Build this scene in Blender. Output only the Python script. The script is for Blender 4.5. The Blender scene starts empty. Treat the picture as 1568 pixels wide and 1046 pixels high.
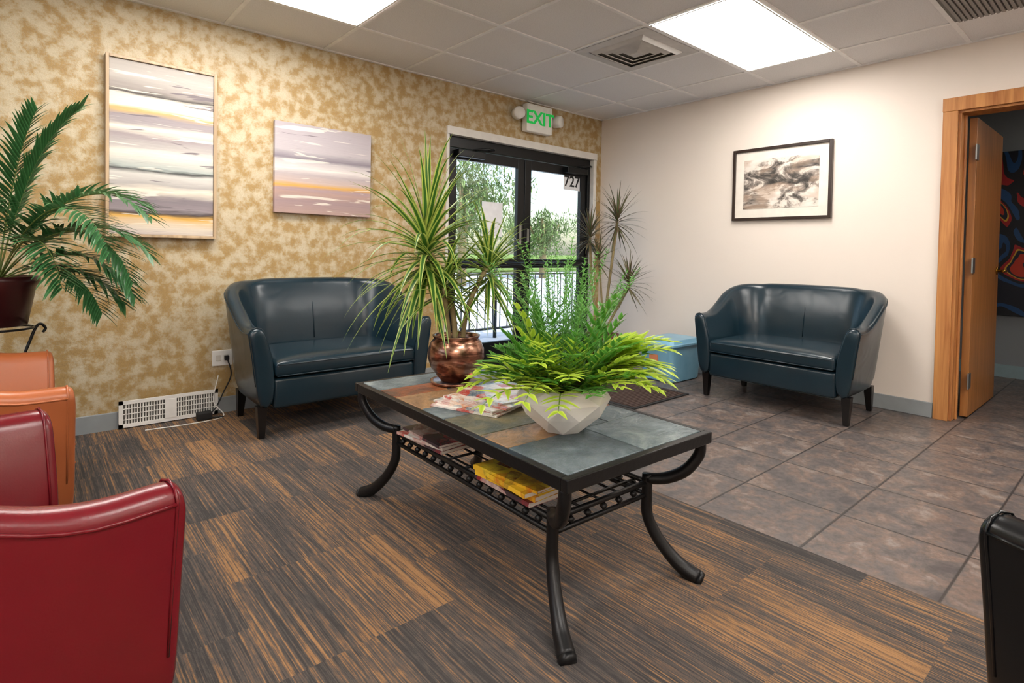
import bpy, bmesh, math, random
from mathutils import Vector, Matrix, Euler
random.seed(7)
C=bpy.context.collection
S=bpy.context.scene
try:
    S.view_settings.view_transform='Standard'; S.view_settings.look='None'
    S.view_settings.exposure=0.45
except Exception: pass
H=2.4
# ---------------------------------------------------------------- helpers
def lin(h):
    h=h.lstrip('#'); o=[]
    for i in (0,2,4):
        c=int(h[i:i+2],16)/255
        o.append(c/12.92 if c<=.04045 else ((c+.055)/1.055)**2.4)
    return (*o,1)
class NT:
    def __init__(s,name):
        s.m=bpy.data.materials.new(name); s.m.use_nodes=True; s.t=s.m.node_tree
        s.b=s.t.nodes['Principled BSDF']
    def n(s,typ,ins=None,**at):
        n=s.t.nodes.new(typ)
        for k,v in at.items(): setattr(n,k,v)
        for k,v in (ins or {}).items(): s.set(n.inputs[k],v)
        return n
    def set(s,sock,v):
        if isinstance(v,bpy.types.NodeSocket): s.t.links.new(v,sock)
        else: sock.default_value=v
    def co(s,kind='Object',scale=(1,1,1),loc=(0,0,0)):
        c=s.n('ShaderNodeTexCoord').outputs[kind]
        return s.n('ShaderNodeMapping',{'Vector':c,'Scale':scale,'Location':loc}).outputs[0]
    def noise(s,v,scale,detail=4,rough=.5,dist=0):
        return s.n('ShaderNodeTexNoise',{'Vector':v,'Scale':scale,'Detail':min(detail,5),'Roughness':rough,'Distortion':dist}).outputs['Fac']
    def math(s,op,a,b=0,c=None):
        n=s.n('ShaderNodeMath',operation=op); s.set(n.inputs[0],a); s.set(n.inputs[1],b)
        if c is not None: s.set(n.inputs[2],c)
        return n.outputs[0]
    def ramp(s,f,stops,interp='LINEAR'):
        r=s.n('ShaderNodeValToRGB',{'Fac':f}); cr=r.color_ramp; cr.interpolation=interp
        while len(cr.elements)<len(stops): cr.elements.new(.5)
        for e,(p,c) in zip(cr.elements,stops):
            e.position=p; e.color=c if not isinstance(c,(int,float)) else (c,c,c,1)
        return r.outputs['Color']
    def mix(s,f,a,b,mode='MIX'):
        n=s.n('ShaderNodeMix',data_type='RGBA',blend_type=mode)
        s.set(n.inputs[0],f); s.set(n.inputs[6],a); s.set(n.inputs[7],b); return n.outputs[2]
    def bump(s,h,strength=.3,dist=.01):
        s.t.links.new(s.n('ShaderNodeBump',{'Height':h,'Strength':strength,'Distance':dist}).outputs[0],s.b.inputs['Normal'])
    def p(s,**k):
        for a,v in k.items(): s.set(s.b.inputs[a.replace('_',' ')],v)
        return s
def plain(name,col,rough=.5,metal=0,bump=0,bs=60,var=.12,**k):
    M=NT(name); v=M.co()
    c=col if isinstance(col,tuple) else lin(col)
    f=M.noise(v,bs*.3,2)
    M.p(Base_Color=M.mix(f,tuple(x*(1-var) for x in c[:3])+(1,),tuple(min(1,x*(1+var)) for x in c[:3])+(1,)),Roughness=rough,Metallic=metal,**k)
    if bump: M.bump(M.noise(v,bs,4),bump,.004)
    return M.m
def root(name,loc=(0,0,0),rz=0):
    e=bpy.data.objects.new(name,None); e.location=loc; e.rotation_euler=(0,0,rz); e.empty_display_size=.1
    C.objects.link(e); return e
def obj(name,verts,faces,mat,parent=None,smooth=False,uvs=None,mats=None,midx=None):
    me=bpy.data.meshes.new(name); me.from_pydata([tuple(v) for v in verts],[],faces)
    for m in (mats or [mat]): me.materials.append(m)
    if midx: 
        for p,i in zip(me.polygons,midx): p.material_index=i
    if uvs:
        ul=me.uv_layers.new(name='UVMap')
        for p in me.polygons:
            for li in p.loop_indices: ul.data[li].uv=uvs[me.loops[li].vertex_index]
    if smooth:
        for p in me.polygons: p.use_smooth=True
    me.update()
    o=bpy.data.objects.new(name,me); C.objects.link(o)
    if parent: o.parent=parent
    return o
def bm_obj(name,bm,mat,parent=None,smooth=False):
    bmesh.ops.recalc_face_normals(bm,faces=bm.faces)
    me=bpy.data.meshes.new(name); bm.to_mesh(me); bm.free(); me.materials.append(mat)
    if smooth:
        for p in me.polygons: p.use_smooth=True
    o=bpy.data.objects.new(name,me); C.objects.link(o)
    if parent: o.parent=parent
    return o
def add_box(bm,lo,hi,bev=0,seg=2,mtx=None):
    r=bmesh.ops.create_cube(bm,size=1); vs=r['verts']
    for v in vs:
        v.co=Vector([lo[i]+(v.co[i]+.5)*(hi[i]-lo[i]) for i in range(3)])
    if bev:
        es=list({e for v in vs for e in v.link_edges})
        rr=bmesh.ops.bevel(bm,geom=es,offset=bev,segments=seg,affect='EDGES',profile=.5)
        vs=list({v for f in rr['faces'] for v in f.verts}|{v for v in vs if v.is_valid})
    if mtx is not None:
        for v in vs: v.co=mtx@v.co
    return vs
def boxes(name,lst,mat,parent=None,bev=0,seg=2,smooth=False):
    bm=bmesh.new()
    for b in lst: add_box(bm,b[0],b[1],bev,seg,b[2] if len(b)>2 else None)
    return bm_obj(name,bm,mat,parent,smooth)
def box(name,lo,hi,mat,parent=None,bev=0,seg=2): return boxes(name,[(lo,hi)],mat,parent,bev,seg)
def lathe(name,prof,mat,parent=None,n=32,loc=(0,0,0),smooth=True,twist=0):
    vs=[];fs=[]
    for j,(r,z) in enumerate(prof):
        for i in range(n):
            a=2*math.pi*(i+twist*j)/n; vs.append((loc[0]+r*math.cos(a),loc[1]+r*math.sin(a),loc[2]+z))
    for j in range(len(prof)-1):
        for i in range(n):
            a=j*n+i;b=j*n+(i+1)%n; fs.append((a,b,b+n,a+n))
    if prof[0][0]>1e-4: fs.append(tuple(reversed(range(n))))
    if prof[-1][0]>1e-4: fs.append(tuple(range((len(prof)-1)*n,len(prof)*n)))
    return obj(name,vs,fs,mat,parent,smooth)
def spline(pts,n):
    P=[Vector(p) for p in pts]; P=[P[0]*2-P[1]]+P+[P[-1]*2-P[-2]]; o=[]
    for i in range(1,len(P)-2):
        for k in range(n):
            t=k/n;a,b,c,d=P[i-1:i+3]
            o.append(.5*((2*b)+(c-a)*t+(2*a-5*b+4*c-d)*t*t+(3*b-a-3*c+d)*t**3))
    o.append(P[-2]); return o
def tube_data(pts,rad,n=10,V=None,F=None):
    V=[] if V is None else V; F=[] if F is None else F
    pts=[Vector(p) for p in pts]; m=len(pts); base=len(V)
    if not hasattr(rad,'__len__'): rad=[rad]*m
    if len(rad)!=m:
        R0=rad; rad=[]
        for i in range(m):
            q=i/(m-1)*(len(R0)-1); k=min(len(R0)-2,int(q)); rad.append(R0[k]*(1-(q-k))+R0[k+1]*(q-k))
    up=None
    for i,p in enumerate(pts):
        t=(pts[min(i+1,m-1)]-pts[max(i-1,0)]).normalized()
        if up is None:
            up=Vector((0,0,1)) if abs(t.z)<.9 else Vector((1,0,0))
        a=(up-t*up.dot(t)).normalized(); b=t.cross(a); up=a
        for k in range(n):
            th=2*math.pi*k/n; V.append(p+(a*math.cos(th)+b*math.sin(th))*rad[i])
    for i in range(m-1):
        for k in range(n):
            q=base+i*n+k;w=base+i*n+(k+1)%n; F.append((q,w,w+n,q+n))
    F.append(tuple(base+k for k in reversed(range(n)))); F.append(tuple(base+(m-1)*n+k for k in range(n)))
    return V,F
def tubes(name,lst,mat,parent=None,n=10,smooth=True):
    V=[];F=[]
    for pts,r in lst: tube_data(pts,r,n,V,F)
    return obj(name,V,F,mat,parent,smooth)
# ---------------------------------------------------------------- materials
def m_goldwall():
    M=NT('gold_sponged_paint'); v=M.co()
    n1=M.noise(v,15,2,.55,.1); n2=M.noise(v,95,3,.75); n3=M.noise(v,1.3,1)
    z=M.n('ShaderNodeSeparateXYZ',{'Vector':v}).outputs
    f=M.math('ADD',M.math('MULTIPLY',n1,.72),M.math('MULTIPLY',n2,.46))
    f=M.math('ADD',f,M.math('MULTIPLY',n3,.16)); f=M.math('SUBTRACT',f,M.math('MULTIPLY',z[2],.026)); f=M.math('ADD',f,M.math('MULTIPLY',z[0],.014))
    cream=M.mix(n2,lin('#a3936f'),lin('#d9cfb8')); gold=M.mix(n2,lin('#84693f'),lin('#ba9a60'))
    fac=M.ramp(f,[(.50,0),(.66,1)])
    M.p(Base_Color=M.mix(fac,cream,gold),Roughness=.5); M.bump(n2,.45,.006); return M.m
def m_paint(name,col,b=.12):
    M=NT(name); v=M.co(); c=lin(col)
    M.p(Base_Color=M.mix(M.noise(v,2,1),tuple(x*.96 for x in c[:3])+(1,),c),Roughness=.6); M.bump(M.noise(v,180,2),b,.003); return M.m
def m_ceiling():
    M=NT('acoustic_tile'); v=M.co(); n=M.noise(v,160,3,.7)
    M.p(Base_Color=M.ramp(n,[(.3,lin('#d6d4d4')),(.5,lin('#e4e3e3')),(1,lin('#edecec'))]),Roughness=.9); M.bump(n,.4,.004); return M.m
def cellcoord(M,v,sx,sy,offset=.5):
    s=M.n('ShaderNodeSeparateXYZ',{'Vector':v}).outputs
    u=M.math('DIVIDE',s[0],sx); col=M.math('FLOOR',u)
    w=M.math('DIVIDE',s[1],sy); w=M.math('ADD',w,M.math('MULTIPLY',M.math('MODULO',M.math('ABSOLUTE',col),2),offset)); row=M.math('FLOOR',w)
    cell=M.n('ShaderNodeCombineXYZ',{'X':col,'Y':row}).outputs[0]
    wn=M.n('ShaderNodeTexWhiteNoise',{'Vector':cell},noise_dimensions='3D').outputs
    return s,u,w,col,row,wn
def m_carpet():
    M=NT('striped_carpet_tile'); v=M.co()
    s,u,w,col,row,wn=cellcoord(M,v,.5,.5,.5)
    rnd=wn['Value']
    off=M.math('MULTIPLY',rnd,37)
    def st(fx,fy,sc,d=2):
        c=M.n('ShaderNodeCombineXYZ',{'X':M.math('MULTIPLY',s[0],fx),'Y':M.math('ADD',M.math('MULTIPLY',s[1],fy),off),'Z':off}).outputs[0]
        return M.noise(c,sc,d,.55)
    fine=st(270,4,1,1); mid=st(120,1.3,1,1); low=st(5,.8,1,1); brk=st(200,30,1,0)
    f=M.math('ADD',M.math('MULTIPLY',fine,.44),M.math('ADD',M.math('MULTIPLY',mid,.36),M.math('MULTIPLY',low,.34)))
    f=M.math('ADD',f,M.math('ADD',M.math('MULTIPLY',M.math('SUBTRACT',rnd,.5),.06),M.math('MULTIPLY',M.math('SUBTRACT',brk,.5),.14)))
    colr=M.ramp(f,[(.46,lin('#353231')),(.54,lin('#4c4643')),(.60,lin('#615145')),(.66,lin('#8f6a45')),(.74,lin('#a67b50'))])
    loop=M.noise(v,420,1)
    M.p(Base_Color=M.mix(M.math('MULTIPLY',loop,.42),colr,(.02,.018,.017,1)),Roughness=.95); M.bump(M.math('ADD',loop,fine),.5,.004); return M.m
def m_floortile():
    M=NT('slate_floor_tile'); v=M.co(loc=(2.39,3.03,0))
    s,u,w,col,row,wn=cellcoord(M,v,.41,.41,0)
    fu=M.math('FRACT',u);fw=M.math('FRACT',w)
    du=M.math('MINIMUM',fu,M.math('SUBTRACT',1,fu));dw=M.math('MINIMUM',fw,M.math('SUBTRACT',1,fw))
    e=M.math('MINIMUM',du,dw); g=M.ramp(e,[(.007,1),(.013,0)])
    vv=M.n('ShaderNodeVectorMath',{0:v,1:wn['Color']},operation='ADD').outputs[0]
    n=M.noise(vv,9,4,.65,.6); n2=M.noise(vv,38,3,.7)
    cc=M.ramp(n,[(.34,lin('#494546')),(.47,lin('#605957')),(.56,lin('#715f55')),(.68,lin('#857c77'))])
    cc=M.mix(M.ramp(n2,[(.4,0),(.68,.55)]),cc,lin('#403c3b'))
    M.p(Base_Color=M.mix(g,cc,lin('#322f2e')),Roughness=M.math('ADD',M.math('MULTIPLY',n2,.3),.24)); M.bump(M.math('SUBTRACT',M.math('MULTIPLY',n,.6),g),.25,.006); return M.m
def m_leather(name,col,rough=.28):
    M=NT(name); v=M.co(); c=lin(col)
    n=M.noise(v,5,1)
    M.p(Base_Color=M.mix(n,tuple(x*.85 for x in c[:3])+(1,),tuple(x*1.15 for x in c[:3])+(1,)),Roughness=rough)
    M.b.inputs['Specular IOR Level'].default_value=.5
    M.bump(M.math('ADD',M.math('MULTIPLY',M.noise(v,260,2),.08),M.noise(v,7,1,.5,.8)),.11,.02); return M.m
def m_wood(name,c1,c2,axis=2,rough=.38):
    M=NT(name); sc=[30,30,30]; sc[axis]=1.5; v=M.co(scale=tuple(sc))
    n=M.noise(v,1,4,.6,.6)
    M.p(Base_Color=M.ramp(n,[(.3,lin(c1)),(.7,lin(c2))]),Roughness=rough); M.bump(n,.08,.003); return M.m
def m_leaf(name,mid,edge,rough=.4,trans=.25,vary=.35,e0=.18,e1=.36):
    M=NT(name); uv=M.n('ShaderNodeTexCoord').outputs['UV']; s=M.n('ShaderNodeSeparateXYZ',{'Vector':uv}).outputs
    d=M.math('ABSOLUTE',M.math('SUBTRACT',s[0],.5))
    c=M.mix(M.ramp(d,[(e0,0),(e1,1)]),lin(mid),lin(edge))
    ob=M.co(); n=M.noise(ob,9,1)
    c=M.mix(M.math('MULTIPLY',n,vary),c,(.01,.03,.005,1))
    M.p(Base_Color=c,Roughness=rough)
    tr=M.n('ShaderNodeBsdfTranslucent',{'Color':c}); mx=M.n('ShaderNodeMixShader',{0:trans,1:M.b.outputs[0],2:tr.outputs[0]})
    M.t.links.new(mx.outputs[0],M.t.nodes['Material Output'].inputs[0]); return M.m
def m_emit(name,col,st,base=(.8,.8,.8,1)):
    M=NT(name); v=M.co(); n=M.noise(v,150,0)
    M.p(Base_Color=base,Emission_Color=M.mix(M.math('MULTIPLY',n,.05),lin(col),base),Emission_Strength=st); return M.m
def m_glass():
    M=NT('clear_glass'); t=M.n('ShaderNodeBsdfTransparent',{'Color':(.96,.98,.98,1)}); g=M.n('ShaderNodeBsdfGlossy',{'Roughness':.02})
    mx=M.n('ShaderNodeMixShader',{0:.05,1:t.outputs[0],2:g.outputs[0]}); M.t.links.new(mx.outputs[0],M.t.nodes['Material Output'].inputs[0]); return M.m
def m_bands(name,z0,z1,stops,distort=.05,xs=1.2,seed=0):
    M=NT(name); v=M.co(); s=M.n('ShaderNodeSeparateXYZ',{'Vector':v}).outputs
    sv=M.co(scale=(xs,1,7),loc=(seed,0,seed)); s2=M.co(scale=(3,1,40),loc=(seed,0,0)); s3=M.co(scale=(1.6,1,22),loc=(seed*2,0,5+seed))
    n=M.math('SUBTRACT',M.noise(sv,3,4,.55),.5); n2=M.math('SUBTRACT',M.noise(s2,2,3),.5)
    t=M.math('DIVIDE',M.math('SUBTRACT',z1,s[2]),z1-z0)
    t=M.math('ADD',t,M.math('ADD',M.math('MULTIPLY',n,distort*2),M.math('MULTIPLY',n2,distort*.5)))
    base=M.ramp(t,stops); w=M.noise(s3,1.3,3,.6,.5)
    base=M.mix(M.ramp(w,[(.60,0),(.63,.7)]),base,lin('#e6e0d4'))
    base=M.mix(M.ramp(w,[(.33,.9),(.36,0)]),base,lin('#6d646a'))
    M.p(Base_Color=base,Roughness=.6); M.bump(n2,.3,.004); return M.m
def m_slate(name,a,b,c,seed):
    M=NT(name); v=M.co(loc=(seed,seed*.7,0)); n=M.noise(v,6,5,.68,.8); n2=M.noise(v,40,4,.7)
    M.p(Base_Color=M.mix(M.math('MULTIPLY',n2,.3),M.ramp(n,[(.34,lin(a)),(.5,lin(b)),(.64,lin(c))]),lin('#3a3f40')),Roughness=M.math('ADD',M.math('MULTIPLY',n2,.4),.22)); M.bump(M.math('ADD',n,M.math('MULTIPLY',n2,.4)),.75,.014); return M.m
WHITE=plain('white_paint','#d9d6d0',.45)
BLACKM=plain('black_wrought_metal','#1c1c1d',.38,.5,.15,80)
DOORBLK=plain('black_anodised_aluminium','#0d0f11',.35,.3)
LEG=plain('espresso_wood','#0e0b0a',.3)
GREYBASE=plain('grey_baseboard_paint','#8b9092',.5)
STEEL=plain('brushed_steel','#9a9a98',.3,.9)
GLASS=m_glass()
DARK=plain('dark_rubber','#151515',.7)
SOIL=plain('bark_mulch','#4a2f1d',.95,0,.9,90,.5)
BARK=plain('plant_cane','#8a7a55',.8,0,.5,60,.3)
# ---------------------------------------------------------------- room shell
OX0,OX1,OZ=-1.88,-.11,2.0
GW=m_goldwall(); CW=m_paint('cream_wall_paint','#e3d8cd')
XL,YF=-6.4,-6.2
boxes('wall_back',[((XL-.15,0,-.1),(OX0,.16,H+.1)),((OX1,0,-.1),(0.15,.16,H+.1)),((OX0,0,OZ),(OX1,.16,H+.1))],GW)
DY0,DY1,DZ=-2.965,-3.86,1.985
boxes('wall_right',[((0,DY0,-.1),(.15,0,H+.1)),((0,YF,-.1),(.15,DY1,H+.1)),((0,DY1,DZ),(.15,DY0,H+.1))],CW)
boxes('wall_left',[((XL-.15,YF,-.1),(XL,-3.2,H+.1)),((XL-.15,-.7,-.1),(XL,0,H+.1)),((XL-.15,-3.2,-.1),(XL,-.7,.7)),((XL-.15,-3.2,2.1),(XL,-.7,H+.1))],CW)
box('wall_front',(XL-.15,YF-.15,-.1),(.15,YF,H+.1),CW)
w1=root('window_1')
boxes('frame',[((XL-.1,-3.2,.7),(XL-.03,-3.14,2.1)),((XL-.1,-.76,.7),(XL-.03,-.7,2.1)),((XL-.1,-3.2,2.04),(XL-.03,-.7,2.1)),((XL-.1,-3.2,.7),(XL-.03,-.7,.76)),((XL-.09,-1.98,.7),(XL-.04,-1.92,2.1))],WHITE,w1)
box('glass',(XL-.07,-3.2,.7),(XL-.065,-.7,2.1),GLASS,w1)
fl=root('floor')
box('tile_floor',(-2.39,-6.2,-.1),(2.3,0.0,0),m_floortile(),fl)
box('carpet',(XL,-6.2,-.1),(-2.39,0,.004),m_carpet(),fl)
box('threshold',(OX0,0.0,-.1),(OX1,.16,.006),STEEL,fl)
box('ceiling',(XL-.15,YF-.15,H),(.15,.16,H+.08),m_ceiling())
T=.617; GX=[-.44-T*k for k in range(0,10)]; GY=[.071-T*k for k in range(1,11)]
tb=plain('ceiling_grid_paint','#ecebea',.5)
g=[((x-.012,YF,H-.006),(x+.012,0,H+.001)) for x in GX if x>XL]+[((XL,y-.012,H-.0065),(0,y+.012,H+.001)) for y in GY if y>YF]
g+=[((XL,-.022,H-.007),(0,0,H+.001)),((-.022,YF,H-.007),(0,0,H+.001))]
boxes('trim_ceiling_grid',g,tb)
PANEL=m_emit('fluorescent_diffuser','#fff9f2',15)
def ceil_light(x1,y0):
    r=root('ceiling_light_panel',(x1-T,y0-T/2,H)); a,b=T-.014,T/2-.014
    box('diffuser',(-a,-b,-.0075),(a,b,.0),PANEL,r)
    boxes('rim',[((-a,-b,-.009),(a,-b+.01,0)),((-a,b-.01,-.009),(a,b,0)),((-a,-b,-.009),(-a+.01,b,0)),((a-.01,-b,-.009),(a,b,0))],WHITE,r)
ceil_light(GX[0],GY[2]); ceil_light(GX[4],GY[0]); ceil_light(GX[4],GY[5]); ceil_light(GX[0],GY[6]); ceil_light(GX[7],GY[2]+0)
ceil_light(GX[7],GY[7])
vm=plain('vent_grey_paint','#c9c7c4',.5); vd=plain('vent_dark_cavity','#77746f',.8)
vr=root('ceiling_vent',(GX[1]-T/2,GY[1]-T/2,H))
V=[];F=[]
def ring(ho,zo,hi_,zi):
    b=len(V)
    for h,z in ((ho,zo),(hi_,zi)):
        for sx,sy in ((-1,-1),(1,-1),(1,1),(-1,1)): V.append((sx*h,sy*h,z))
    for k in range(4): F.append((b+k,b+(k+1)%4,b+4+(k+1)%4,b+4+k))
ring(.295,-.008,.225,-.012)
for h in (.225,.175,.125,.075):
    ring(h,-.008,h-.035,-.028); ring(h-.035,-.028,h-.04,-.024); ring(h-.04,-.024,h-.008,-.009)
obj('louvres',V,F,vm,vr)
box('cavity',(-.225,-.225,-.0085),(.225,.225,-.0075),vd,vr); box('centre',(-.035,-.035,-.03),(.035,.035,-.008),vm,vr,.004)
rr=root('ceiling_return_grille',(GX[0]-T/2,GY[4]-T/2,H))
boxes('louvres',[((-.29,-.29+i*.024,-.016),(.29,-.275+i*.024,-.008)) for i in range(24)],plain('grille_grey','#85827e',.5),rr); box('cavity',(-.295,-.295,-.008),(.295,.295,-.007),vd,rr)
boxes('baseboard_back',[((XL,-.014,0),(OX0-.02,0,.1)),((OX1+.04,-.014,0),(0,0,.1))],GREYBASE,None,.004)
boxes('baseboard_right',[((-.014,DY0+.077,0),(0,0,.1)),((-.014,YF,0),(0,DY1-.077,.1))],GREYBASE,None,.004)
for lx,ly in ((-5.9,-5.7),(-2.6,-5.8)):  # unseen uplights added behind the camera to brighten the ceiling
    lp=root('added_uplight',(lx,ly,0.004))
    lathe('stand',[(.14,0),(.14,.02),(.02,.035),(.012,.06),(.012,1.68),(.03,1.7)],STEEL,lp,24)
    lathe('bowl',[(.03,1.70),(.12,1.74),(.19,1.82),(.185,1.82),(.11,1.75),(0,1.735)],WHITE,lp,32)
    lathe('glow_disc',[(.13,1.772),(.13,1.776)],m_emit('added_uplight_glow','#fff6ea',190),lp,24)
# ---------------------------------------------------------------- adjoining room
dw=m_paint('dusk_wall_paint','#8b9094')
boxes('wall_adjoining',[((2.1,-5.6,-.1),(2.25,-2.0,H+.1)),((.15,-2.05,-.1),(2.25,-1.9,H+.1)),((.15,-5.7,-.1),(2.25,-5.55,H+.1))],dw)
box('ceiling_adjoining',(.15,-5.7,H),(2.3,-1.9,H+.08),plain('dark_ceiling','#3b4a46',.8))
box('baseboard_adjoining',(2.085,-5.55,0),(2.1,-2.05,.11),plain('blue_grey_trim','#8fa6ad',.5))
def m_mural():
    M=NT('abstract_mural'); v=M.co(); f=M.noise(M.co(scale=(1,1,.7),loc=(0,2.2,.4)),1.9,1,.4,2.2)
    M.p(Base_Color=M.ramp(f,[(0,lin('#0c1020')),(.40,lin('#14406e')),(.46,lin('#0b0d16')),(.52,lin('#a01a1c')),(.57,lin('#c9992a')),(.59,lin('#101826')),(.64,lin('#b83018'))],'CONSTANT'),Roughness=.5); return M.m
pm=root('abstract_painting',(2.06,-3.3,1.25)); box('canvas',(0,-.75,-.7),(.035,.6,.75),m_mural(),pm,.004)
rb=root('ceiling_light_panel',(1.3,-4.4,H)); box('diffuser',(-.3,-.6,-.01),(.3,.6,0),m_emit('dim_diffuser','#fff6ea',4),rb)
# ---------------------------------------------------------------- wood door & casing
OAK=m_wood('honey_oak','#94572a','#c48a50'); OAKD=m_wood('oak_door_veneer','#80501f','#a56d38')
boxes('trim_door_casing',[((-.02,DY0-.005,0),(.0,DY0+.075,DZ-.005)),((-.02,DY1-.075,0),(0,DY1+.005,DZ-.005)),((-.022,DY1-.077,DZ-.005),(-.001,DY0+.077,DZ+.08)),
 ((.001,DY0-.02,0),(.15,DY0-.001,DZ-.02)),((.001,DY1+.001,0),(.15,DY1+.02,DZ-.02)),((.001,DY1+.001,DZ-.02),(.15,DY0-.001,DZ-.001)),((.08,DY0-.032,0),(.11,DY0-.02,DZ-.02))],OAK,None,.003)
d2=root('door_2',(.155,DY0-.03,0))
box('leaf',(0,-.045,.012),(.86,-.003,DZ-.03),OAKD,d2,.003)
boxes('hinges',[((-.035,-.052,z),(.03,-.044,z+.1)) for z in (.2,.95,1.68)],STEEL,d2)
tubes('lever',[([(.79,-.045,.96),(.79,-.1,.96),(.68,-.1,.96)],.01),([(.79,-.046,.96),(.79,-.052,.96)],.03)],plain('brass','#b08a3c',.25,1),d2)
# ---------------------------------------------------------------- entry door (double, glazed)
d1=root('door_1',(0,0,0)); yd=.075
boxes('trim_entry_casing',[((OX0-.012,-.012,0),(OX0+.012,.16,OZ-.02)),((OX1-.012,-.012,0),(OX1+.03,.16,OZ-.02)),((OX0-.014,-.02,OZ-.02),(OX1+.032,.16,OZ+.045))],WHITE,None,.003)
a0,a1=OX0+.012,OX1-.012; cz=OZ-.02; mid=(a0+a1)/2
boxes('frame',[((a0,yd-.04,0),(a0+.035,yd+.06,cz-.09)),((a1-.035,yd-.04,0),(a1,yd+.06,cz-.09)),((a0,yd-.04,cz-.09),(a1,yd+.06,cz))],DOORBLK,d1,.003)
for nm,l,r in (('leaf_1',a0+.038,mid-.004),('leaf_2',mid+.004,a1-.038)):
    st=.078; t=cz-.095
    boxes(nm,[((l,yd-.022,.01),(l+st,yd+.022,t)),((r-st,yd-.022,.01),(r,yd+.022,t)),((l+st,yd-.022,t-.085),(r-st,yd+.022,t)),((l+st,yd-.022,.01),(r-st,yd+.022,.235))],DOORBLK,d1,.003)
    box(nm+'_glass',(l+st,yd-.003,.235),(r-st,yd+.003,t-.085),GLASS,d1)
    tubes(nm+'_push_bar',[([(l+.04,yd-.022,.93),(l+.04,yd-.085,.93),(r-.04,yd-.085,.93),(r-.04,yd-.022,.93)],.018)],DOORBLK,d1)
    box(nm+'_bar_case',(l+.02,yd-.06,.89),(r-.02,yd-.023,.97),DOORBLK,d1,.005)
    box(nm+'_closer',(l+.05 if nm=='leaf_1' else r-.33,yd-.09,t-.07),(l+.33 if nm=='leaf_1' else r-.05,yd-.023,t-.01),DOORBLK,d1,.006)
    x=(l+.2 if nm=='leaf_1' else r-.2)
    tubes(nm+'_closer_arm',[([(x,yd-.07,t-.005),(x+.13,yd-.13,t+.015),(x+.25,yd-.05,t+.03)],.009)],DOORBLK,d1)
boxes('lock_plates',[((mid-.06,yd-.028,1.1),(mid-.035,yd-.022,1.28)),((mid+.035,yd-.028,1.13),(mid+.06,yd-.022,1.25))],STEEL,d1)
nt=plain('notice_paper','#e8eaee',.6)
boxes('notices',[((-1.47,yd-.006,1.17),(-1.24,yd-.004,1.47))],nt,d1)
box('number_sign',(-.47,yd-.007,1.66),(-.24,yd-.004,1.82),nt,d1)
def text(name,s,size,mat,parent,loc,rot,ext=.002,off=.012):
    cu=bpy.data.curves.new(name,'FONT'); cu.body=s; cu.size=size; cu.extrude=ext; cu.align_x='CENTER'; cu.align_y='CENTER'; cu.offset=size*off
    t=bpy.data.objects.new(name,cu); C.objects.link(t)
    dg=bpy.context.evaluated_depsgraph_get(); me=bpy.data.meshes.new_from_object(t.evaluated_get(dg)); bpy.data.objects.remove(t)
    me.materials.clear(); me.materials.append(mat)
    o=bpy.data.objects.new(name,me); C.objects.link(o); o.parent=parent; o.location=loc; o.rotation_euler=rot; return o
text('number_text','727',.15,DARK,d1,(-.355,yd-.0085,1.74),(math.pi/2,0,0),.001)
ex=root('exit_sign',(-.95,-.0,2.235)); pl=plain('white_plastic','#e8e6e0',.4)
box('housing',(-.155,-.09,-.12),(.155,-.02,.125),pl,ex,.008); box('mount',(-.07,-.02,-.06),(.07,0,.06),pl,ex)
text('lettering','EXIT',.165,m_emit('exit_green','#08b840',.35,(.0,.3,.06,1)),ex,(0,-.092,0),(math.pi/2,0,0),.002,.02)
for k,(sx) in enumerate((-1,1)):
    o=lathe('lamp_head_%d'%(k+1),[(.035,0),(.05,.01),(.055,.08),(.05,.095),(.0,.09)],pl,ex,20); o.location=(sx*.225,-.02,.02); o.rotation_euler=(math.pi/2,0,sx*.35)
    tubes('arm_%d'%(k+1),[([(sx*.15,-.045,.02),(sx*.23,-.045,.02)],.016)],pl,ex)
# ---------------------------------------------------------------- wall bits
ol=root('wall_outlet',(-3.53,0,.345)); box('plate',(-.058,-.007,-.048),(.058,0,.048),pl,ol,.004)
boxes('sockets',[((-.036,-.009,-.018),(-.008,-.006,.018)),((.008,-.009,-.018),(.036,-.009+.003,.018))],plain('socket_face','#cfcac0',.5),ol,.003)
box('plug',(.01,-.035,-.014),(.034,-.008,.014),DARK,ol,.003)
tubes('cord',[(spline([(.022,-.03,0),(.04,-.05,-.1),(.0,-.05,-.2),(-.05,-.07,-.29),(-.1,-.1,-.33),(-.02,-.13,-.335)],8),.004)],DARK,ol)
box('adapter',(-.16,-.13,-.34),(-.08,-.08,-.295),DARK,ol,.006)
tubes('white_cord',[(spline([(-.03,-.04,-.1),(-.06,-.06,-.25),(-.02,-.12,-.335),(-.2,-.16,-.338),(-.42,-.14,-.338)],8),.003)],pl,ol)
fv=root('wall_register',(-3.81,-.016,.0))
L=[((-.25,-.02,.01),(.25,-.012,.03)),((-.25,-.02,.14),(.25,-.012,.16)),((-.25,-.02,.01),(-.23,-.012,.16)),((.23,-.02,.01),(.25,-.012,.16)),((-.03,-.022,.03),(.03,-.012,.14))]
for i in range(14):
    for sx in (-1,1):
        x=sx*(.04+i*.0135); L.append(((x-.0025,-.017,.03),(x+.0025,-.006,.14)))
for z in (.055,.085,.115): L.append(((-.23,-.02,z-.002),(.23,-.015,z+.002)))
boxes('grille',L,pl,fv); box('back',(-.24,-.006,.015),(.24,-.003,.155),plain('register_shadow','#6b6862',.8),fv)
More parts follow.
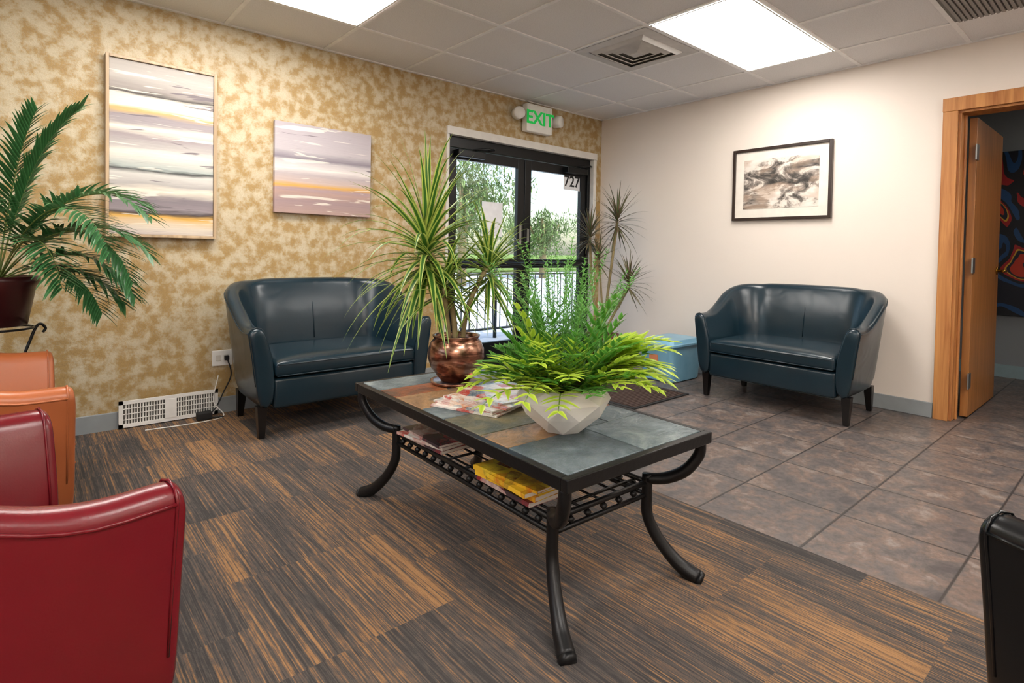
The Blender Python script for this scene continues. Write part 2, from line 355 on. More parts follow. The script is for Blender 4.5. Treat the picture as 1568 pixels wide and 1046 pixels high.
# ---------------------------------------------------------------- pictures
def frame_pic(name,x0,x1,z0,z1,fm,fw,fd,art,mat_w=0,matm=None,axis='y',y=0):
    w,h=(x1-x0)/2,(z1-z0)/2
    r=root(name,((x0+x1)/2,0,(z0+z1)/2) if axis=='y' else (0,(x0+x1)/2,(z0+z1)/2),0 if axis=='y' else -math.pi/2)
    if fw:
        boxes('frame',[((-w,-fd,-h),(-w+fw,0,h)),((w-fw,-fd,-h),(w,0,h)),((-w+fw,-fd,-h),(w-fw,0,-h+fw)),((-w+fw,-fd,h-fw),(w-fw,0,h))],fm,r,.002)
    if mat_w: 
        m=fw; box('mat_board',(-w+m,-fd*.5,-h+m),(w-m,-.003,h-m),matm,r)
        m=fw+mat_w; box('artwork',(-w+m,-fd*.5-.002,-h+m),(w-m,-.004,h-m),art,r)
    else: box('canvas',(-w+fw,-fd*.75 if fw else -fd,-h+fw),(w-fw,-.003,h-fw),art,r,.003)
    return r
c=lin
a1m=m_bands('abstract_bands_paint',-.5,.5,[(0,c('#a8a19a')),(.1,c('#b5b0aa')),(.17,c('#938b86')),(.195,c('#3a3635')),(.21,c('#d8d1c3')),(.27,c('#e6dfce')),(.29,c('#c4a468')),(.32,c('#958c91')),(.36,c('#9a9294')),(.385,c('#e8e1d0')),(.43,c('#988e90')),(.49,c('#b5b0ac')),(.52,c('#dcd6ca')),(.6,c('#a8afab')),(.615,c('#2f3334')),(.64,c('#c8c6c0')),(.7,c('#a8a3a0')),(.73,c('#e2dac8')),(.78,c('#7d747a')),(.84,c('#8c8286')),(.86,c('#3c3436')),(.88,c('#d0a24a')),(.94,c('#d2c7b5')),(1,c('#a69da0'))],.03,1.0,0)
frame_pic('abstract_painting_framed',-4.12,-3.575,1.08,2.075,m_wood('champagne_frame','#9b8468','#c4ab8a',2,.35),.016,.045,a1m)
a2m=m_bands('sunset_abstract_paint',-.3,.3,[(0,c('#aaa2a8')),(.3,c('#b5aeb2')),(.38,c('#7f7882')),(.42,c('#bbb4b6')),(.5,c('#d8d2ce')),(.56,c('#afa4a6')),(.64,c('#bdaaa2')),(.69,c('#cf9f48')),(.72,c('#a28c92')),(.76,c('#ac8f86')),(.86,c('#988284')),(1,c('#a88d86'))],.03,1.2,3.3)
frame_pic('abstract_canvas_painting',-3.235,-2.565,1.265,1.86,None,0,.035,a2m)
def m_ink():
    M=NT('ink_landscape'); v=M.co(scale=(3,1,6)); n=M.noise(v,1.6,5,.65,1.2); n2=M.noise(M.co(scale=(1,1,2.5)),3,3,.6)
    s=M.n('ShaderNodeSeparateXYZ',{'Vector':M.co()}).outputs
    k=M.math('ADD',n,M.math('MULTIPLY',M.math('ABSOLUTE',s[2]),.9))
    c1=M.ramp(k,[(.42,c('#2a2522')),(.50,c('#4b4641')),(.57,c('#8a8078')),(.63,c('#d0c7bc')),(.74,c('#dbd4cb'))])
    M.p(Base_Color=M.mix(M.ramp(n2,[(.5,0),(.6,.55)]),c1,c('#b39a86')),Roughness=.5); return M.m
frame_pic('ink_landscape_print',-2.235,-1.465,1.325,1.905,plain('dark_walnut_frame','#2a1c16',.3),.022,.03,m_ink(),.07,plain('mat_board','#ddd6cb',.7),'x')
# ---------------------------------------------------------------- tub seating
def smooth(t): t=max(0,min(1,t)); return t*t*(3-2*t)
def tub(name,W,D,Hb,Ha,mat,loc,rz,seat=.45,zb=.165,legm=LEG,lin_=.05):
    r=root(name,loc,rz); R=min(.24,W*.32)
    hw,hd=W/2,D/2; path=[]
    n1=10
    for i in range(n1): path.append((hw,-hd+(D-R)*i/n1,1,0))
    for i in range(11):
        a=math.pi/2*i/10; path.append((hw-R+R*math.cos(a),hd-R+R*math.sin(a),math.cos(a),math.sin(a)))
    left=[(-x,y,-nx,ny) for x,y,nx,ny in reversed(path)]
    nb=8; xs=hw-R
    for i in range(1,nb): path.append((xs-2*xs*i/nb,hd,0,1))
    path+=left
    rings=[];edge=[]
    for x,y,nx,ny in path:
        h=Ha+(Hb-Ha)*smooth((y+hd-.08)/(D-.12)); h+= .012*(1-(x/hw)**2) if y>hd-.01 else 0
        fl=.05+.02*smooth((y+hd)/D); th=.085
        prof=[(0,zb),(fl*.28,zb+(h-zb)*.3),(fl*.62,zb+(h-zb)*.62),(fl*.97,h-.045),(fl,h-.028),(fl-.012,h-.008),(fl-.035,h),(fl-.062,h-.006),(fl-.078,h-.025),(fl-.085,h-.05),(-.06,zb+(h-zb)*.7),(-.085,zb+(h-zb)*.45),(-.085,zb)]
        rings.append([Vector((x+nx*o,y+ny*o,z)) for o,z in prof]); edge.append(Vector((x+nx*(fl-.0005),y+ny*(fl-.0005),h-.034)))
    def endcap(rg,dy):
        cen=sum(rg,Vector())/len(rg); o=[]
        for s,d in ((.97,.55),(.88,.9),(.6,1.0)): o.append([cen+(v-cen)*s+Vector((0,-dy*d,0)) for v in rg])
        return o
    e0=endcap(rings[0],.022); e1=endcap(rings[-1],.022)
    seams=[]
    for rg in (rings[0],rings[-1]):
        seams.append(([v+Vector((0,-.001,0)) for v in rg[1:-1]],.0028))
    rings=list(reversed(e0))+rings+e1
    m=len(rings[0]); V=[v for rg in rings for v in rg]; F=[]
    for i in range(len(rings)-1):
        for k in range(m):
            a=i*m+k;b=i*m+(k+1)%m; F.append((a,a+m,b+m,b))
    F.append(tuple(range(m))); F.append(tuple(reversed(range((len(rings)-1)*m,len(rings)*m))))
    sh=obj('shell',V,F,mat,r,True); 
    md=sh.modifiers.new('s','SUBSURF'); md.levels=1; md.render_levels=1
    tubes('piping',[(edge,.0035)]+seams,mat,r,6)
    iw=hw-.075
    bm=bmesh.new(); add_box(bm,(-iw,-hd-.012,zb),(iw,hd-.05,seat-.12),.02,3)
    bm_obj('seat_base',bm,mat,r,True)
    cw=iw-.004; c0,c1=-hd-.028,hd-.07; zt=seat; zl=seat-.125; NX,NY=20,12; V=[];F=[]
    def bul(u,v): return (1-abs(2*u-1)**5)*(1-abs(2*v-1)**5)
    for lay in (0,1):
        for j in range(NY+1):
            for i in range(NX+1):
                u,v=i/NX,j/NY
                x=-cw+2*cw*u; y=c0+(c1-c0)*v
                z=(zt-.03+.03*bul(u,v)) if lay else (zl+.012-.012*bul(u,v))
                V.append((x,y,z))
    S1=(NX+1)*(NY+1)
    for j in range(NY):
        for i in range(NX):
            a=j*(NX+1)+i; F.append((a,a+NX+1,a+NX+2,a+1)); F.append((a+S1,a+1+S1,a+NX+2+S1,a+NX+1+S1))
    bord=[i for i in range(NX+1)]+[j*(NX+1)+NX for j in range(1,NY+1)]+[NY*(NX+1)+i for i in range(NX-1,-1,-1)]+[j*(NX+1) for j in range(NY-1,0,-1)]
    for k in range(len(bord)):
        a,b=bord[k],bord[(k+1)%len(bord)]; F.append((a,b,b+S1,a+S1))
    cu=obj('seat_cushion',V,F,mat,r,True)
    bv=cu.modifiers.new('b','BEVEL'); bv.width=.022; bv.segments=3; bv.limit_method='ANGLE'; bv.angle_limit=math.radians(50)
    tubes('cushion_seam',[([(-cw+.01,c0-.001,zt-.045),(cw-.01,c0-.001,zt-.045)],.003),([(-cw+.01,c0-.001,zl+.02),(cw-.01,c0-.001,zl+.02)],.003)],mat,r,6)
    tubes('back_seam',[([(0,hd-.083,seat),(0,hd-.062,zb+(Hb-zb)*.7),(0,hd-.004,Hb-.045)],.003)],mat,r,6)
    V=[];F=[]
    for lx,ly in ((-hw+lin_,-hd+.05),(hw-lin_,-hd+.05),(-hw+lin_+.03,hd-.09),(hw-lin_-.03,hd-.09)):
        b=len(V); sp=.03 if ly>0 else 0
        for z,w,o in ((0,.015,sp),(zb+.01,.026,0)):
            for sx,sy in ((-1,-1),(1,-1),(1,1),(-1,1)): V.append((lx+sx*w,ly+sy*w+o,z+.004))
        F+=[(b,b+3,b+2,b+1),(b+4,b+5,b+6,b+7)]+[(b+k,b+(k+1)%4,b+4+(k+1)%4,b+4+k) for k in range(4)]
    obj('legs',V,F,legm,r)
    return r
TEAL=m_leather('dark_teal_leather','#132731',.25)
tub('loveseat',1.01,.62,.83,.61,TEAL,(-3.02,-.40,0),0,lin_=.03)
tub('loveseat',1.01,.62,.82,.61,TEAL,(-.40,-2.12,0),-math.pi/2,lin_=.03)
RED=m_leather('oxblood_leather','#66101a',.26); TAN=m_leather('cognac_leather','#a55c34',.33); BLK=m_leather('black_leather','#0c0e10',.26)
def chair(mat,fx,fy,ang,W=.70,D=.62,Ha=.62,Hb=.80):
    dx,dy=math.cos(ang),math.sin(ang)
    tub('tub_armchair',W,D,Hb,Ha,mat,(fx-dx*D/2,fy-dy*D/2,0),ang+math.pi/2,seat=.43)
chair(RED,-4.345,-2.35,math.radians(13))
chair(TAN,-4.37,-1.25,math.radians(2),.76,.62,.60,.76)
chair(BLK,-2.825,-3.835,math.radians(65),.70,.62,.59,.77)
# ---------------------------------------------------------------- coffee table
ct=root('coffee_table',(-3.12,-2.285,0),math.radians(-1.8)); zt=.478; hx,hy=.318,.635
boxes('top_frame',[((-hx,-hy,zt-.036),(hx,-hy+.024,zt)),((-hx,hy-.024,zt-.036),(hx,hy,zt)),((-hx,-hy+.024,zt-.036),(-hx+.024,hy-.024,zt)),((hx-.024,-hy+.024,zt-.036),(hx,hy-.024,zt)),((-hx+.02,-hy+.02,zt-.03),(hx-.02,hy-.02,zt-.014))],BLACKM,ct,.003)
SL=[m_slate('slate_blue_grey','#4b585d','#667378','#8c9697',1),m_slate('slate_rust','#553828','#a35c36','#bd8654',5),m_slate('slate_green_grey','#50564c','#7c765c','#9c8860',9),m_slate('slate_charcoal','#384145','#505c62','#6e797f',13),m_slate('slate_tan','#7a5b3f','#b08860','#5c574f',17)]
gw,gh=(2*hx-.048),(2*hy-.048); x0,y0=-hx+.024,-hy+.024
pat=[[3,0],[4,3,0],[2,1],[0,3,4],[4,0],[1,3,2],[0,3]]
ry=[0,.2,.31,.48,.6,.76,.87,1.0]
for k in range(5):
    bm=bmesh.new();cnt=0
    for j,row in enumerate(pat):
        sp=[0,.52,1] if len(row)==2 else [0,.4,.72,1]
        if j%4==2: sp=[0,.64,1]
        for i,mi in enumerate(row):
            if mi==k:
                cnt+=1; add_box(bm,(x0+gw*sp[i]+.002,y0+gh*ry[j]+.002,zt-.014),(x0+gw*sp[i+1]-.002,y0+gh*ry[j+1]-.002,zt+.001),.0015,1)
    if cnt: bm_obj('slate_tiles_%d'%(k+1),bm,SL[k],ct)
    else: bm.free()
lg=[];AX,AY=.21,.47
for sx in (-1,1):
    for sy in (-1,1):
        arc=spline([(sx*.298,sy*.608,zt-.034),(sx*.297,sy*.603,.40),(sx*.275,sy*.57,.345),(sx*.245,sy*.52,.312),(sx*AX,sy*AY,.302)],6)
        lg.append((arc,[.017,.018,.019,.019,.018]))
        leg=spline([(sx*AX,sy*AY,.318),(sx*AX,sy*AY,.25),(sx*(AX+.002),sy*(AY+.003),.18),(sx*(AX+.02),sy*(AY+.035),.11),(sx*(AX+.05),sy*(AY+.09),.045),(sx*.288,sy*.615,.012)],7)
        lg.append((leg,[.017,.017,.018,.019,.02,.023,.025]))
        lg.append(([(sx*.288,sy*.615,.012),(sx*.294,sy*.628,.006)],[.026,.022]))
tubes('legs',lg,BLACKM,ct,14)
rl=[]
for z,rr_ in ((.29,.009),(.25,.008)):
    for sx in (-1,1): rl.append(([(sx*AX,-AY,z),(sx*AX,AY,z)],rr_))
    for sy in (-1,1): rl.append(([(-AX,sy*AY,z),(AX,sy*AY,z)],rr_))
for k in range(9): y=-AY+2*AY*(k+.5)/9; rl.append(([(-AX,y,.284),(AX,y,.284)],.005))
for k in range(5): x=-AX+2*AX*(k+.5)/5; rl.append(([(x,-AY,.284),(x,AY,.284)],.004))
def bead(x,y): rl.append(([(x,y,.259),(x,y,.265),(x,y,.270),(x,y,.275),(x,y,.281)],[.004,.010,.0125,.010,.004]))
for k in range(15):
    for sx in (-1,1): bead(sx*AX,-AY+2*AY*(k+1)/16)
for k in range(5):
    for sy in (-1,1): bead(-AX+2*AX*(k+1)/6,sy*AY)
tubes('shelf_rails',rl,BLACKM,ct,8)
def m_cover(name,cols,seed):
    M=NT(name); v=M.co(loc=(seed,seed*2,0)); n=M.n('ShaderNodeTexVoronoi',{'Vector':v,'Scale':16+seed%5}).outputs['Color']; f=M.n('ShaderNodeSeparateColor',{0:n}).outputs[0]
    f2=M.math('ADD',M.math('MULTIPLY',f,.7),M.math('MULTIPLY',M.noise(v,25,3,.7),.35))
    M.p(Base_Color=M.ramp(f2,[(.08+i*.84/len(cols),lin(q)) for i,q in enumerate(cols)],'LINEAR'),Roughness=.25); return M.m
PAPER=plain('page_edges','#d8d2c8',.7)
def magazines(name,loc,items,cov,rz=0):
    r=root(name,loc,rz); z=0
    for i,(dx,dy,a,th,ci) in enumerate(items):
        mt=Matrix.Translation((dx,dy,z))@Matrix.Rotation(a,4,'Z')
        boxes('pages_%d'%(i+1),[((-.103,-.136,.0008),(.103,.136,th-.0008),mt)],PAPER,r)
        boxes('cover_%d'%(i+1),[((-.105,-.138,th-.0009),(.105,.138,th),mt),((-.105,-.138,0),(.105,.138,.0009),mt),((-.106,-.138,0),(-.104,.138,th),mt)],cov[ci],r)
        z+=th+.0004
cov=[m_cover('magazine_cover_people',['#3a2a28','#c7b8a8','#b8443a','#e4ddd4','#5a7080','#f0ebe0','#c98f6a'],1),m_cover('magazine_cover_light',['#9fb0b8','#ece8e0','#d8d2c6','#c04a40','#efe9df'],4),m_cover('magazine_cover_yellow',['#c22a22','#e8c22c','#f2d23a','#7a3a20','#f0c030'],7),m_cover('magazine_cover_red',['#2a2024','#7a2028','#c8b8b0','#a02a30','#40343a'],11)]
magazines('magazine_stack',(-3.16,-2.23,zt+.002),[(-.06,.0,.25,.006,1),(-.045,.005,.12,.006,0),(-.02,-.01,-.05,.006,1),(.0,-.02,.1,.006,0),(.05,-.01,-.18,.005,0)],cov,.1)
magazines('magazine_stack',(-3.255,-2.54,.2995),[(0,0,.0,.014,3),(.005,0,.06,.014,2),(-.01,0,-.05,.014,2),(.0,-.01,.08,.008,2)],cov,-.03)
magazines('magazine_stack',(-3.225,-2.02,.2995),[(0,0,.0,.012,3),(-.01,.01,.1,.01,1),(0,0,-.06,.01,3)],cov,.02)
# ---------------------------------------------------------------- plants
def leaf(V,F,U,p,d,L,w,g,seg=8,fold=.25,taper=1.6,twist=0,clamp=None):
    p=Vector(p); d=Vector(d).normalized(); ds=L/seg; b=len(V)
    for i in range(seg+1):
        t=i/seg; ww=w*.5*min(1,.35+t*5)*(1-t**taper)+.0004
        s=d.cross(Vector((0,0,1)))
        if s.length<.05: s=Vector((math.cos(twist),math.sin(twist),0))
        s.normalize(); up=s.cross(d)
        V.append(p+s*ww+up*ww*fold); V.append(p.copy()); V.append(p-s*ww+up*ww*fold)
        U+= [(0,t),(.5,t),(1,t)]
        p=p+d*ds; d=(d+Vector((0,0,-g*ds*(.4+1.6*t)))).normalized()
    for i in range(seg):
        a=b+i*3; F.append((a,a+1,a+4,a+3)); F.append((a+1,a+2,a+5,a+4))
def crown(V,F,U,p,n,L,w,g,e0=-.2,e1=1.4,rnd=.25,hgt=.08,pw=.8):
    for i in range(n):
        az=i*2.399+random.uniform(-.3,.3); f=i/(n-1); el=e0+(e1-e0)*f**pw+random.uniform(-.12,.12)
        q=Vector(p)+Vector((0,0,hgt*(f-.5)))
        l=L*random.uniform(1-rnd,1+rnd*.4)
        leaf(V,F,U,q,(math.cos(az)*math.cos(el),math.sin(az)*math.cos(el),math.sin(el)),l,w*random.uniform(.8,1.1),g*random.uniform(.5,1.5))
def clampv(V,mx=None,my=None):
    for v in V:
        if mx is not None and v.x>mx: v.x=mx-.02*(1-math.exp(-(v.x-mx)*5))
        if my is not None and v.y>my: v.y=my-.03*(1-math.exp(-(v.y-my)*5))
RV=Vector((.75,-.661,0)); FV=Vector((.661,.75,0))
M=NT('bronze_glaze'); v=M.co(); wv=M.noise(M.co(scale=(3,3,9)),2.2,4,.6,1.5)
M.p(Base_Color=M.ramp(wv,[(.35,lin('#4a2c22')),(.48,lin('#8a5f4c')),(.6,lin('#b8917c')),(.7,lin('#5a382c'))]),Metallic=.85,Roughness=.22)
pd=root('potted_dracaena',(-3.09,-1.90,zt+.0015))
lathe('saucer',[(.07,0),(.1,.003),(.108,.014),(.104,.016),(.09,.01),(0,.009)],M.m,pd,40)
lathe('pot',[(.05,.01),(.062,.014),(.075,.03),(.105,.07),(.118,.11),(.117,.145),(.105,.175),(.092,.19),(.098,.198),(.1,.203),(.09,.203),(.085,.19),(.088,.178),(0,.178)],M.m,pd,48)
lathe('soil',[(.086,.18),(.05,.19),(0,.192)],SOIL,pd,24)
k1=RV*-.13+Vector((0,0,.54)); k2=RV*.13+FV*.05+Vector((0,0,.47)); k3=RV*-.05+FV*-.04+Vector((0,0,.40))
tubes('canes',[(spline([(.0,0,.17),RV*-.03+Vector((0,0,.35)),k1+Vector((0,0,.04))],8),.012),(spline([(.03,0,.17),RV*.05+Vector((0,0,.33)),k2+Vector((0,0,.04))],8),.010),(spline([(-.02,0.02,.17),k3],6),.010)],BARK,pd)
V=[];F=[];U=[]
crown(V,F,U,k1,96,.44,.032,2.6,-.8,1.45,.25,.16,1.0); crown(V,F,U,k2,60,.33,.023,3.0,-.8,1.2,.25,.1); crown(V,F,U,k3,40,.32,.024,2.6,-.5,1.0)
for i in range(0,len(V)):
    if V[i].z<.215 and V[i].to_2d().length<.16: V[i].z=.215+.1*(.215-V[i].z)
    elif V[i].z<.02: V[i].z=.02
obj('leaves',V,F,m_leaf('dracaena_leaf','#3a6e26','#c3d268',.38,.3,.25,.2,.34),pd,True,U)
pf=root('dracaena_floor_plant',(-.42,-.42,0))
lathe('pot',[(.10,0),(.12,.01),(.15,.24),(.165,.26),(.165,.29),(.15,.29),(.14,.26),(0,.255)],plain('terracotta_glaze','#5a2a20',.35),pf,32)
q1=RV*.12+Vector((0,0,1.33)); q2=RV*-.13+Vector((0,0,1.18)); q3=RV*.22+FV*-.1+Vector((0,0,.76)); q4=RV*-.05+FV*-.05+Vector((0,0,.98))
tubes('canes',[(spline([(0,0,.25),RV*.06+Vector((0,0,.8)),q1],8),.013),(spline([(.02,.02,.25),RV*-.1+Vector((0,0,.7)),q2],8),.012),(spline([(-.02,0,.25),RV*.12+Vector((0,0,.5)),q3],8),.012),(spline([(0,-.03,.25),q4],8),.010)],BARK,pf)
V=[];F=[];U=[]
for q,n,l in ((q1,64,.34),(q2,60,.3),(q3,64,.3),(q4,30,.26)): crown(V,F,U,q,n,l,.019,1.8,-.9,1.3,.2,.1)
clampv(V,.38,.38)
obj('leaves',V,F,m_leaf('marginata_leaf','#5a6e44','#8a6252',.45,.2),pf,True,U)
def frond(V,F,U,TB,p,az,el,L,g,nl,ll,lw,lg=2.5,start=.3,spread=.95,lseg=5):
    p=Vector(p); d=Vector((math.cos(az)*math.cos(el),math.sin(az)*math.cos(el),math.sin(el))); seg=22; ds=L/seg; pts=[p.copy()];ds_=[]
    for i in range(seg):
        ds_.append(d.copy()); p=p+d*ds; d=(d+Vector((0,0,-g*ds*(.3+1.7*i/seg)))).normalized(); pts.append(p.copy())
    ds_.append(d); TB.append((pts,[.0035,.003,.001]))
    for k in range(nl):
        t=start+(1-start)*k/(nl-1); f=t*seg; i=min(seg-1,int(f)); q=pts[i].lerp(pts[i+1],f-i); dd=ds_[i]
        s=dd.cross(Vector((0,0,1))); s=s.normalized() if s.length>.05 else Vector((1,0,0))
        sc=.45+.55*math.sin(math.pi*min(1,(t-start)/(1-start)*.85+.12))
        fo=(.35+.6*(t-start)/(1-start))
        for sg in (-1,1):
            dv=(s*sg*spread+dd*fo*1.1+Vector((0,0,random.uniform(-.05,.35)))).normalized()
            leaf(V,F,U,q,dv,ll*sc*random.uniform(.8,1.15),lw,lg,lseg,.3,1.8)
pp=root('potted_parlor_palm',(-3.175,-2.615,zt+.0015))
ns=8; prof=[(.065,0,0),(.124,.055,.5),(.15,.102,0),(.13,.142,.5)]
V=[];F=[]
for r_,z,o in prof:
    for i in range(ns):
        a=2*math.pi*(i+o)/ns; V.append((r_*math.cos(a),r_*math.sin(a),z))
F.append(tuple(reversed(range(ns))))
for j in range(3):
    for i in range(ns):
        a=j*ns+i;b=j*ns+(i+1)%ns;c_=a+ns;d_=b+ns
        if prof[j][2]==0: F+=[(a,b,c_),(b,d_,c_)]
        else: F+=[(a,b,d_),(a,d_,c_)]
V+= [(x*.9,y*.9,z-.004) for x,y,z in V[3*ns:4*ns]]; b=4*ns
for i in range(ns): F.append((3*ns+i,3*ns+(i+1)%ns,b+(i+1)%ns,b+i))
V+= [(V[b+i][0]*.97,V[b+i][1]*.97,.1) for i in range(ns)]
for i in range(ns): F.append((b+i,b+(i+1)%ns,b+ns+(i+1)%ns,b+ns+i))
obj('pot',V,F,plain('white_ceramic','#f3f1ec',.35,0,0,60,.02),pp)
lathe('soil',[(.108,.114),(.06,.128),(0,.132)],SOIL,pp,14)
V=[];F=[];U=[];TB=[];V2=[];F2=[];U2=[]
random.seed(11)
A0=math.atan2(RV.y,RV.x); AF=math.atan2(FV.y,FV.x)
for i in range(50):
    az=i*2.399; el=random.uniform(.5,1.5); base=(.06*math.cos(az),.06*math.sin(az),.11)
    frond(V,F,U,TB,base,az,el,random.uniform(.15,.22)+.16*max(0,el-.7),random.uniform(2.,4.5),8,.075,.018,3,.25)
for i in range(20):
    az=A0+random.uniform(-.45,.6); el=random.uniform(.45,1.1)
    frond(V2,F2,U2,TB,RV*.04+Vector((0,0,.11)),az,el,random.uniform(.22,.37),random.uniform(2.8,4.2),10,.08,.021,3,.35)
for i in range(30):
    az=AF+math.pi+random.uniform(-1.5,1.5); el=random.uniform(.4,1.45)
    frond(V2,F2,U2,TB,(.06*math.cos(az),.06*math.sin(az),.115),az,el,random.uniform(.12,.29),random.uniform(2.5,5),7,.075,.02,3,.3)
def potlim(V):
    for v in V:
        if v.z<.09: v.z=.09-.25*(.09-v.z)
potlim(V); potlim(V2)
obj('fronds_green',V,F,m_leaf('parlor_leaf_green','#4f9432','#74b04c',.4,.35,.3),pp,True,U)
obj('fronds_lime',V2,F2,m_leaf('parlor_leaf_lime','#bcdc40','#d6ea62',.4,.45,.15),pp,True,U2)
tubes('stems',TB,plain('green_stem','#6a8c32',.5),pp,5)
V=[];F=[];U=[];TB=[]
for i in range(30):
    az=i*2.4; el=random.uniform(1.1,1.55); b0=RV*-.01+FV*.03; L_=random.uniform(.36,.50)
    p=Vector((b0.x+.03*math.cos(az),b0.y+.03*math.sin(az),.11)); d=Vector((math.cos(az)*math.cos(el),math.sin(az)*math.cos(el),math.sin(el))); pts=[p.copy()]
    for k in range(40):
        p=p+d*L_/40; d=(d+Vector((0,0,-.012))).normalized(); pts.append(p.copy())
        if k>10:
            for q in range(5):
                a=random.uniform(0,6.283); e=Vector((math.cos(a),math.sin(a),random.uniform(.1,.9)))
                leaf(V,F,U,p,e,random.uniform(.02,.045)*(1.15-k/55),.0048,1,2,.2,1.8)
    TB.append((pts,[.002,.001]))
obj('asparagus_fern',V,F,m_leaf('fern_needle','#6fae58','#8cc46c',.55,.35,.15),pp,True,U); tubes('fern_stems',TB,plain('fern_stem','#5c8a3c',.6),pp,4)
V=[];F=[];U=[]
for i in range(14):
    az=i*2.4; el=random.uniform(.4,1.1); leaf(V,F,U,(.07*math.cos(az),.07*math.sin(az),.12),(math.cos(az)*math.cos(el),math.sin(az)*math.cos(el),math.sin(el)),random.uniform(.12,.2),.035,4,8,.2,2.4)
obj('croton_leaves',V,F,m_leaf('croton_leaf','#5a2a22','#3c5a26',.35,.15),pp,True,U)
pl_=root('potted_palm_on_stand',(-4.54,-.50,0.004)); 
lathe('pot',[(.085,.665),(.1,.67),(.13,.84),(.145,.86),(.145,.885),(.13,.885),(.122,.86),(0,.855)],plain('maroon_pot','#3a1418',.3),pl_,32)
st=[]
for a in range(3):
    t=a*2.094+.4; cx_,sx_=math.cos(t),math.sin(t)
    st.append((spline([(cx_*.15,sx_*.15,.006),(cx_*.09,sx_*.09,.2),(cx_*.07,sx_*.07,.42),(cx_*.12,sx_*.12,.6),(cx_*.15,sx_*.15,.66),(cx_*.175,sx_*.175,.64),(cx_*.165,sx_*.165,.62)],6),.006))
for rr2,z in ((.12,.655),(.075,.3)): st.append(([(rr2*math.cos(k*math.pi/12),rr2*math.sin(k*math.pi/12),z) for k in range(25)],.005))
tubes('stand',st,BLACKM,pl_,8)
V=[];F=[];U=[];TB=[]; random.seed(5)
for az,el,L_,g_ in ((A0,1.05,.86,2.5),(A0+.25,.9,.72,3.0),(A0-.3,1.0,.86,3.0),(A0+.1,.62,.66,3.2),(A0-.5,.8,.72,3.4),(A0+.45,1.15,.75,2.8),(A0+.4,1.38,.85,1.6),(A0-.1,1.42,.76,1.4),(A0-1.0,1.0,.75,2.6),(A0-1.6,1.1,.8,2.2),(A0-2.3,1.1,.8,2.2),(A0-.1,.85,.8,3.2),(A0-.15,.45,.6,3.2),(A0-3,1.25,.8,1.5),(A0+.2,.4,.55,3.0)):
    frond(V,F,U,TB,(0,0,.86),az,el,L_,g_,32,.165,.019,3.8,.28,.8)
clampv(V,None,.46)
obj('fronds',V,F,m_leaf('areca_leaf','#3a6c3e','#4a8450',.35,.22),pl_,True,U); tubes('stems',TB,plain('palm_stem','#6a7a3c',.5),pl_,6)
# ---------------------------------------------------------------- storage bin
M=NT('translucent_blue_plastic'); v=M.co(); M.p(Base_Color=M.mix(M.noise(v,8,2),lin('#6296b4'),lin('#8abcd2')),Roughness=.28)
sb=root('storage_bin',(-.36,-1.13,0))
V=[];F=[]
lv=[(.195,.15,.002),(.205,.16,.01),(.235,.175,.29),(.245,.185,.295),(.245,.185,.31),(.235,.178,.315),(.22,.165,.312),(.2,.15,.34),(.195,.145,.342)]
nn=28
for a,b_,z in lv:
    for i in range(nn):
        t=2*math.pi*i/nn; cs,sn=math.cos(t),math.sin(t); V.append((a*math.copysign(abs(cs)**.3,cs),b_*math.copysign(abs(sn)**.3,sn),z))
for j in range(len(lv)-1):
    for i in range(nn): a=j*nn+i;b_=j*nn+(i+1)%nn; F.append((a,b_,b_+nn,a+nn))
F.append(tuple(range((len(lv)-1)*nn,len(lv)*nn))); F.append(tuple(reversed(range(nn))))
obj('tub',V,F,M.m,sb,False); boxes('handles',[((-.26,-.05,.275),(-.235,.05,.29)),((.235,-.05,.275),(.26,.05,.29))],M.m,sb,.004)
boxes('label',[((-.235,-.03,.16),(-.222,.05,.22))],plain('orange_label','#d0825a',.5),sb)
mt=root('door_mat',(-1.09,-1.02,0.001)); 
boxes('ribbed_pad',[((-.3,-.52+i*.026,0),(.3,-.502+i*.026,.011)) for i in range(40)],plain('brown_mat_fibre','#3c2a22',.95,0,.6,200,.3),mt)
boxes('border',[((-.33,-.54,0),(-.3,.54,.008)),((.3,-.54,0),(.33,.54,.008)),((-.3,-.54,0),(.3,-.52,.008)),((-.3,.52,0),(.3,.54,.008)),((-.3,-.52,0),(.3,.52,.004))],DARK,mt)
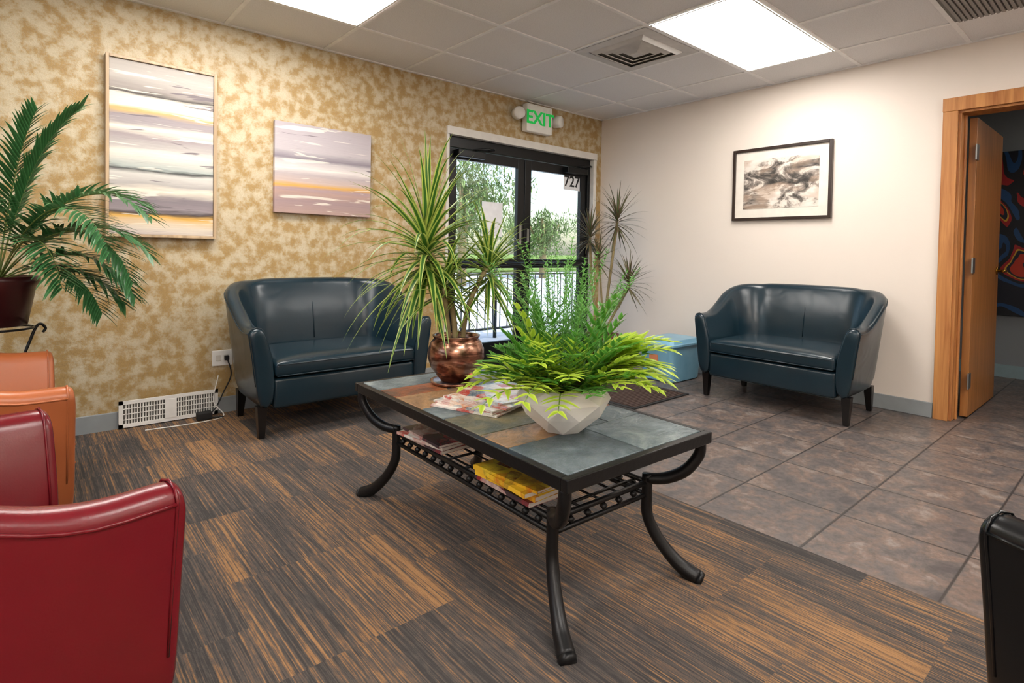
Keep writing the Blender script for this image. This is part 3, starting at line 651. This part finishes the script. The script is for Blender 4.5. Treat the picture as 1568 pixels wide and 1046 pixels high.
# ---------------------------------------------------------------- exterior
box('ground',(-30,.16,-.3),(45,60,-.05),plain('concrete_paving','#b9bcc0',.8,0,.2,4)) 
ra=root('porch_railing',(0,1.7,-.05)); 
rl=[([(-4,0,.92),(6,0,.92)],.022),([(-4,0,.12),(6,0,.12)],.015),([(-4,0,.8),(6,0,.8)],.012)]
for k in range(84): rl.append(([(-4+k*.12,0,.12),(-4+k*.12,0,.8)],.008))
for k in range(6): rl.append(([(-4+k*2,0,0),(-4+k*2,0,.92)],.025))
tubes('rails',rl,DOORBLK,ra,6)
LM=plain('tree_foliage','#587438',.7,0,0,3,.5)
def tree(x,y,h,r,blobs,seed):
    random.seed(seed); t=root('tree',(x,y,-.05)); tubes('trunk',[([(0,0,0),(.05,.05,h*.5),(0,.1,h*.85)],[.16,.12,.05])]+[([(0,0,h*.4),(r*.5*math.cos(k),r*.5*math.sin(k),h*.75)],[.07,.02]) for k in range(0,6)],BARK,t,8)
    V=[];F=[];U=[]
    for b in range(blobs):
        a=random.uniform(0,6.28); rr=r*random.random()**.6; c0=Vector((rr*math.cos(a),rr*math.sin(a),h*.62+random.uniform(-.35,.4)*h*.8*(1-.5*rr/r))); br=r*random.uniform(.22,.38)
        for k in range(90):
            d=Vector((random.gauss(0,1),random.gauss(0,1),random.gauss(0,1))).normalized(); q=c0+d*br*random.uniform(.7,1.05)
            e=Vector((random.gauss(0,1),random.gauss(0,1),random.gauss(0,1))).normalized(); leaf(V,F,U,q,e,random.uniform(.18,.28),.16,0,1,.2,2)
    obj('foliage',V,F,LM,t,False,None)
tree(5.7,10.5,4.0,1.9,64,1); tree(12.0,13.5,3.0,1.5,44,3); tree(4.0,14.5,4.2,1.8,44,6)
boxes('hedge',[((0,19,-.05),(28,20.5,.9))],plain('hedge_green','#5f7a3e',.9,0,.9,8,.5),None,.15)
# ---------------------------------------------------------------- world & sun
w=bpy.data.worlds.new('World'); S.world=w; w.use_nodes=True; nt_=w.node_tree
sky=nt_.nodes.new('ShaderNodeTexSky')
try:
    sky.sky_type='NISHITA'; sky.sun_disc=False; sky.sun_elevation=math.radians(48); sky.sun_rotation=math.radians(160); sky.air_density=1.2; sky.dust_density=2.5
except Exception: pass
nt_.links.new(sky.outputs[0],nt_.nodes['Background'].inputs[0]); nt_.nodes['Background'].inputs[1].default_value=.38
sl=bpy.data.lights.new('sun','SUN'); sl.energy=3.5; sl.angle=.01; sl.color=(1,.95,.86); so=bpy.data.objects.new('sun',sl); C.objects.link(so)
so.rotation_euler=Vector((-.25,-.75,1.0)).to_track_quat('Z','Y').to_euler()
# ---------------------------------------------------------------- camera
yaw,pit,rol,f=.723,.024,.018,865.85
d=Vector((math.sin(yaw)*math.cos(pit),math.cos(yaw)*math.cos(pit),-math.sin(pit))); r=Vector((math.cos(yaw),-math.sin(yaw),0)); u=r.cross(d)
r2=r*math.cos(rol)+u*math.sin(rol); u2=-r*math.sin(rol)+u*math.cos(rol)
cd=bpy.data.cameras.new('camera'); cam=bpy.data.objects.new('camera',cd); C.objects.link(cam)
cam.matrix_world=Matrix(((r2.x,u2.x,-d.x,-4.453),(r2.y,u2.y,-d.y,-3.858),(r2.z,u2.z,-d.z,1.034),(0,0,0,1)))
cd.sensor_width=36; cd.lens=f/1568*36; cd.shift_x=-16.35/1568; cd.shift_y=-115.84/1568; cd.clip_start=.05
S.camera=cam
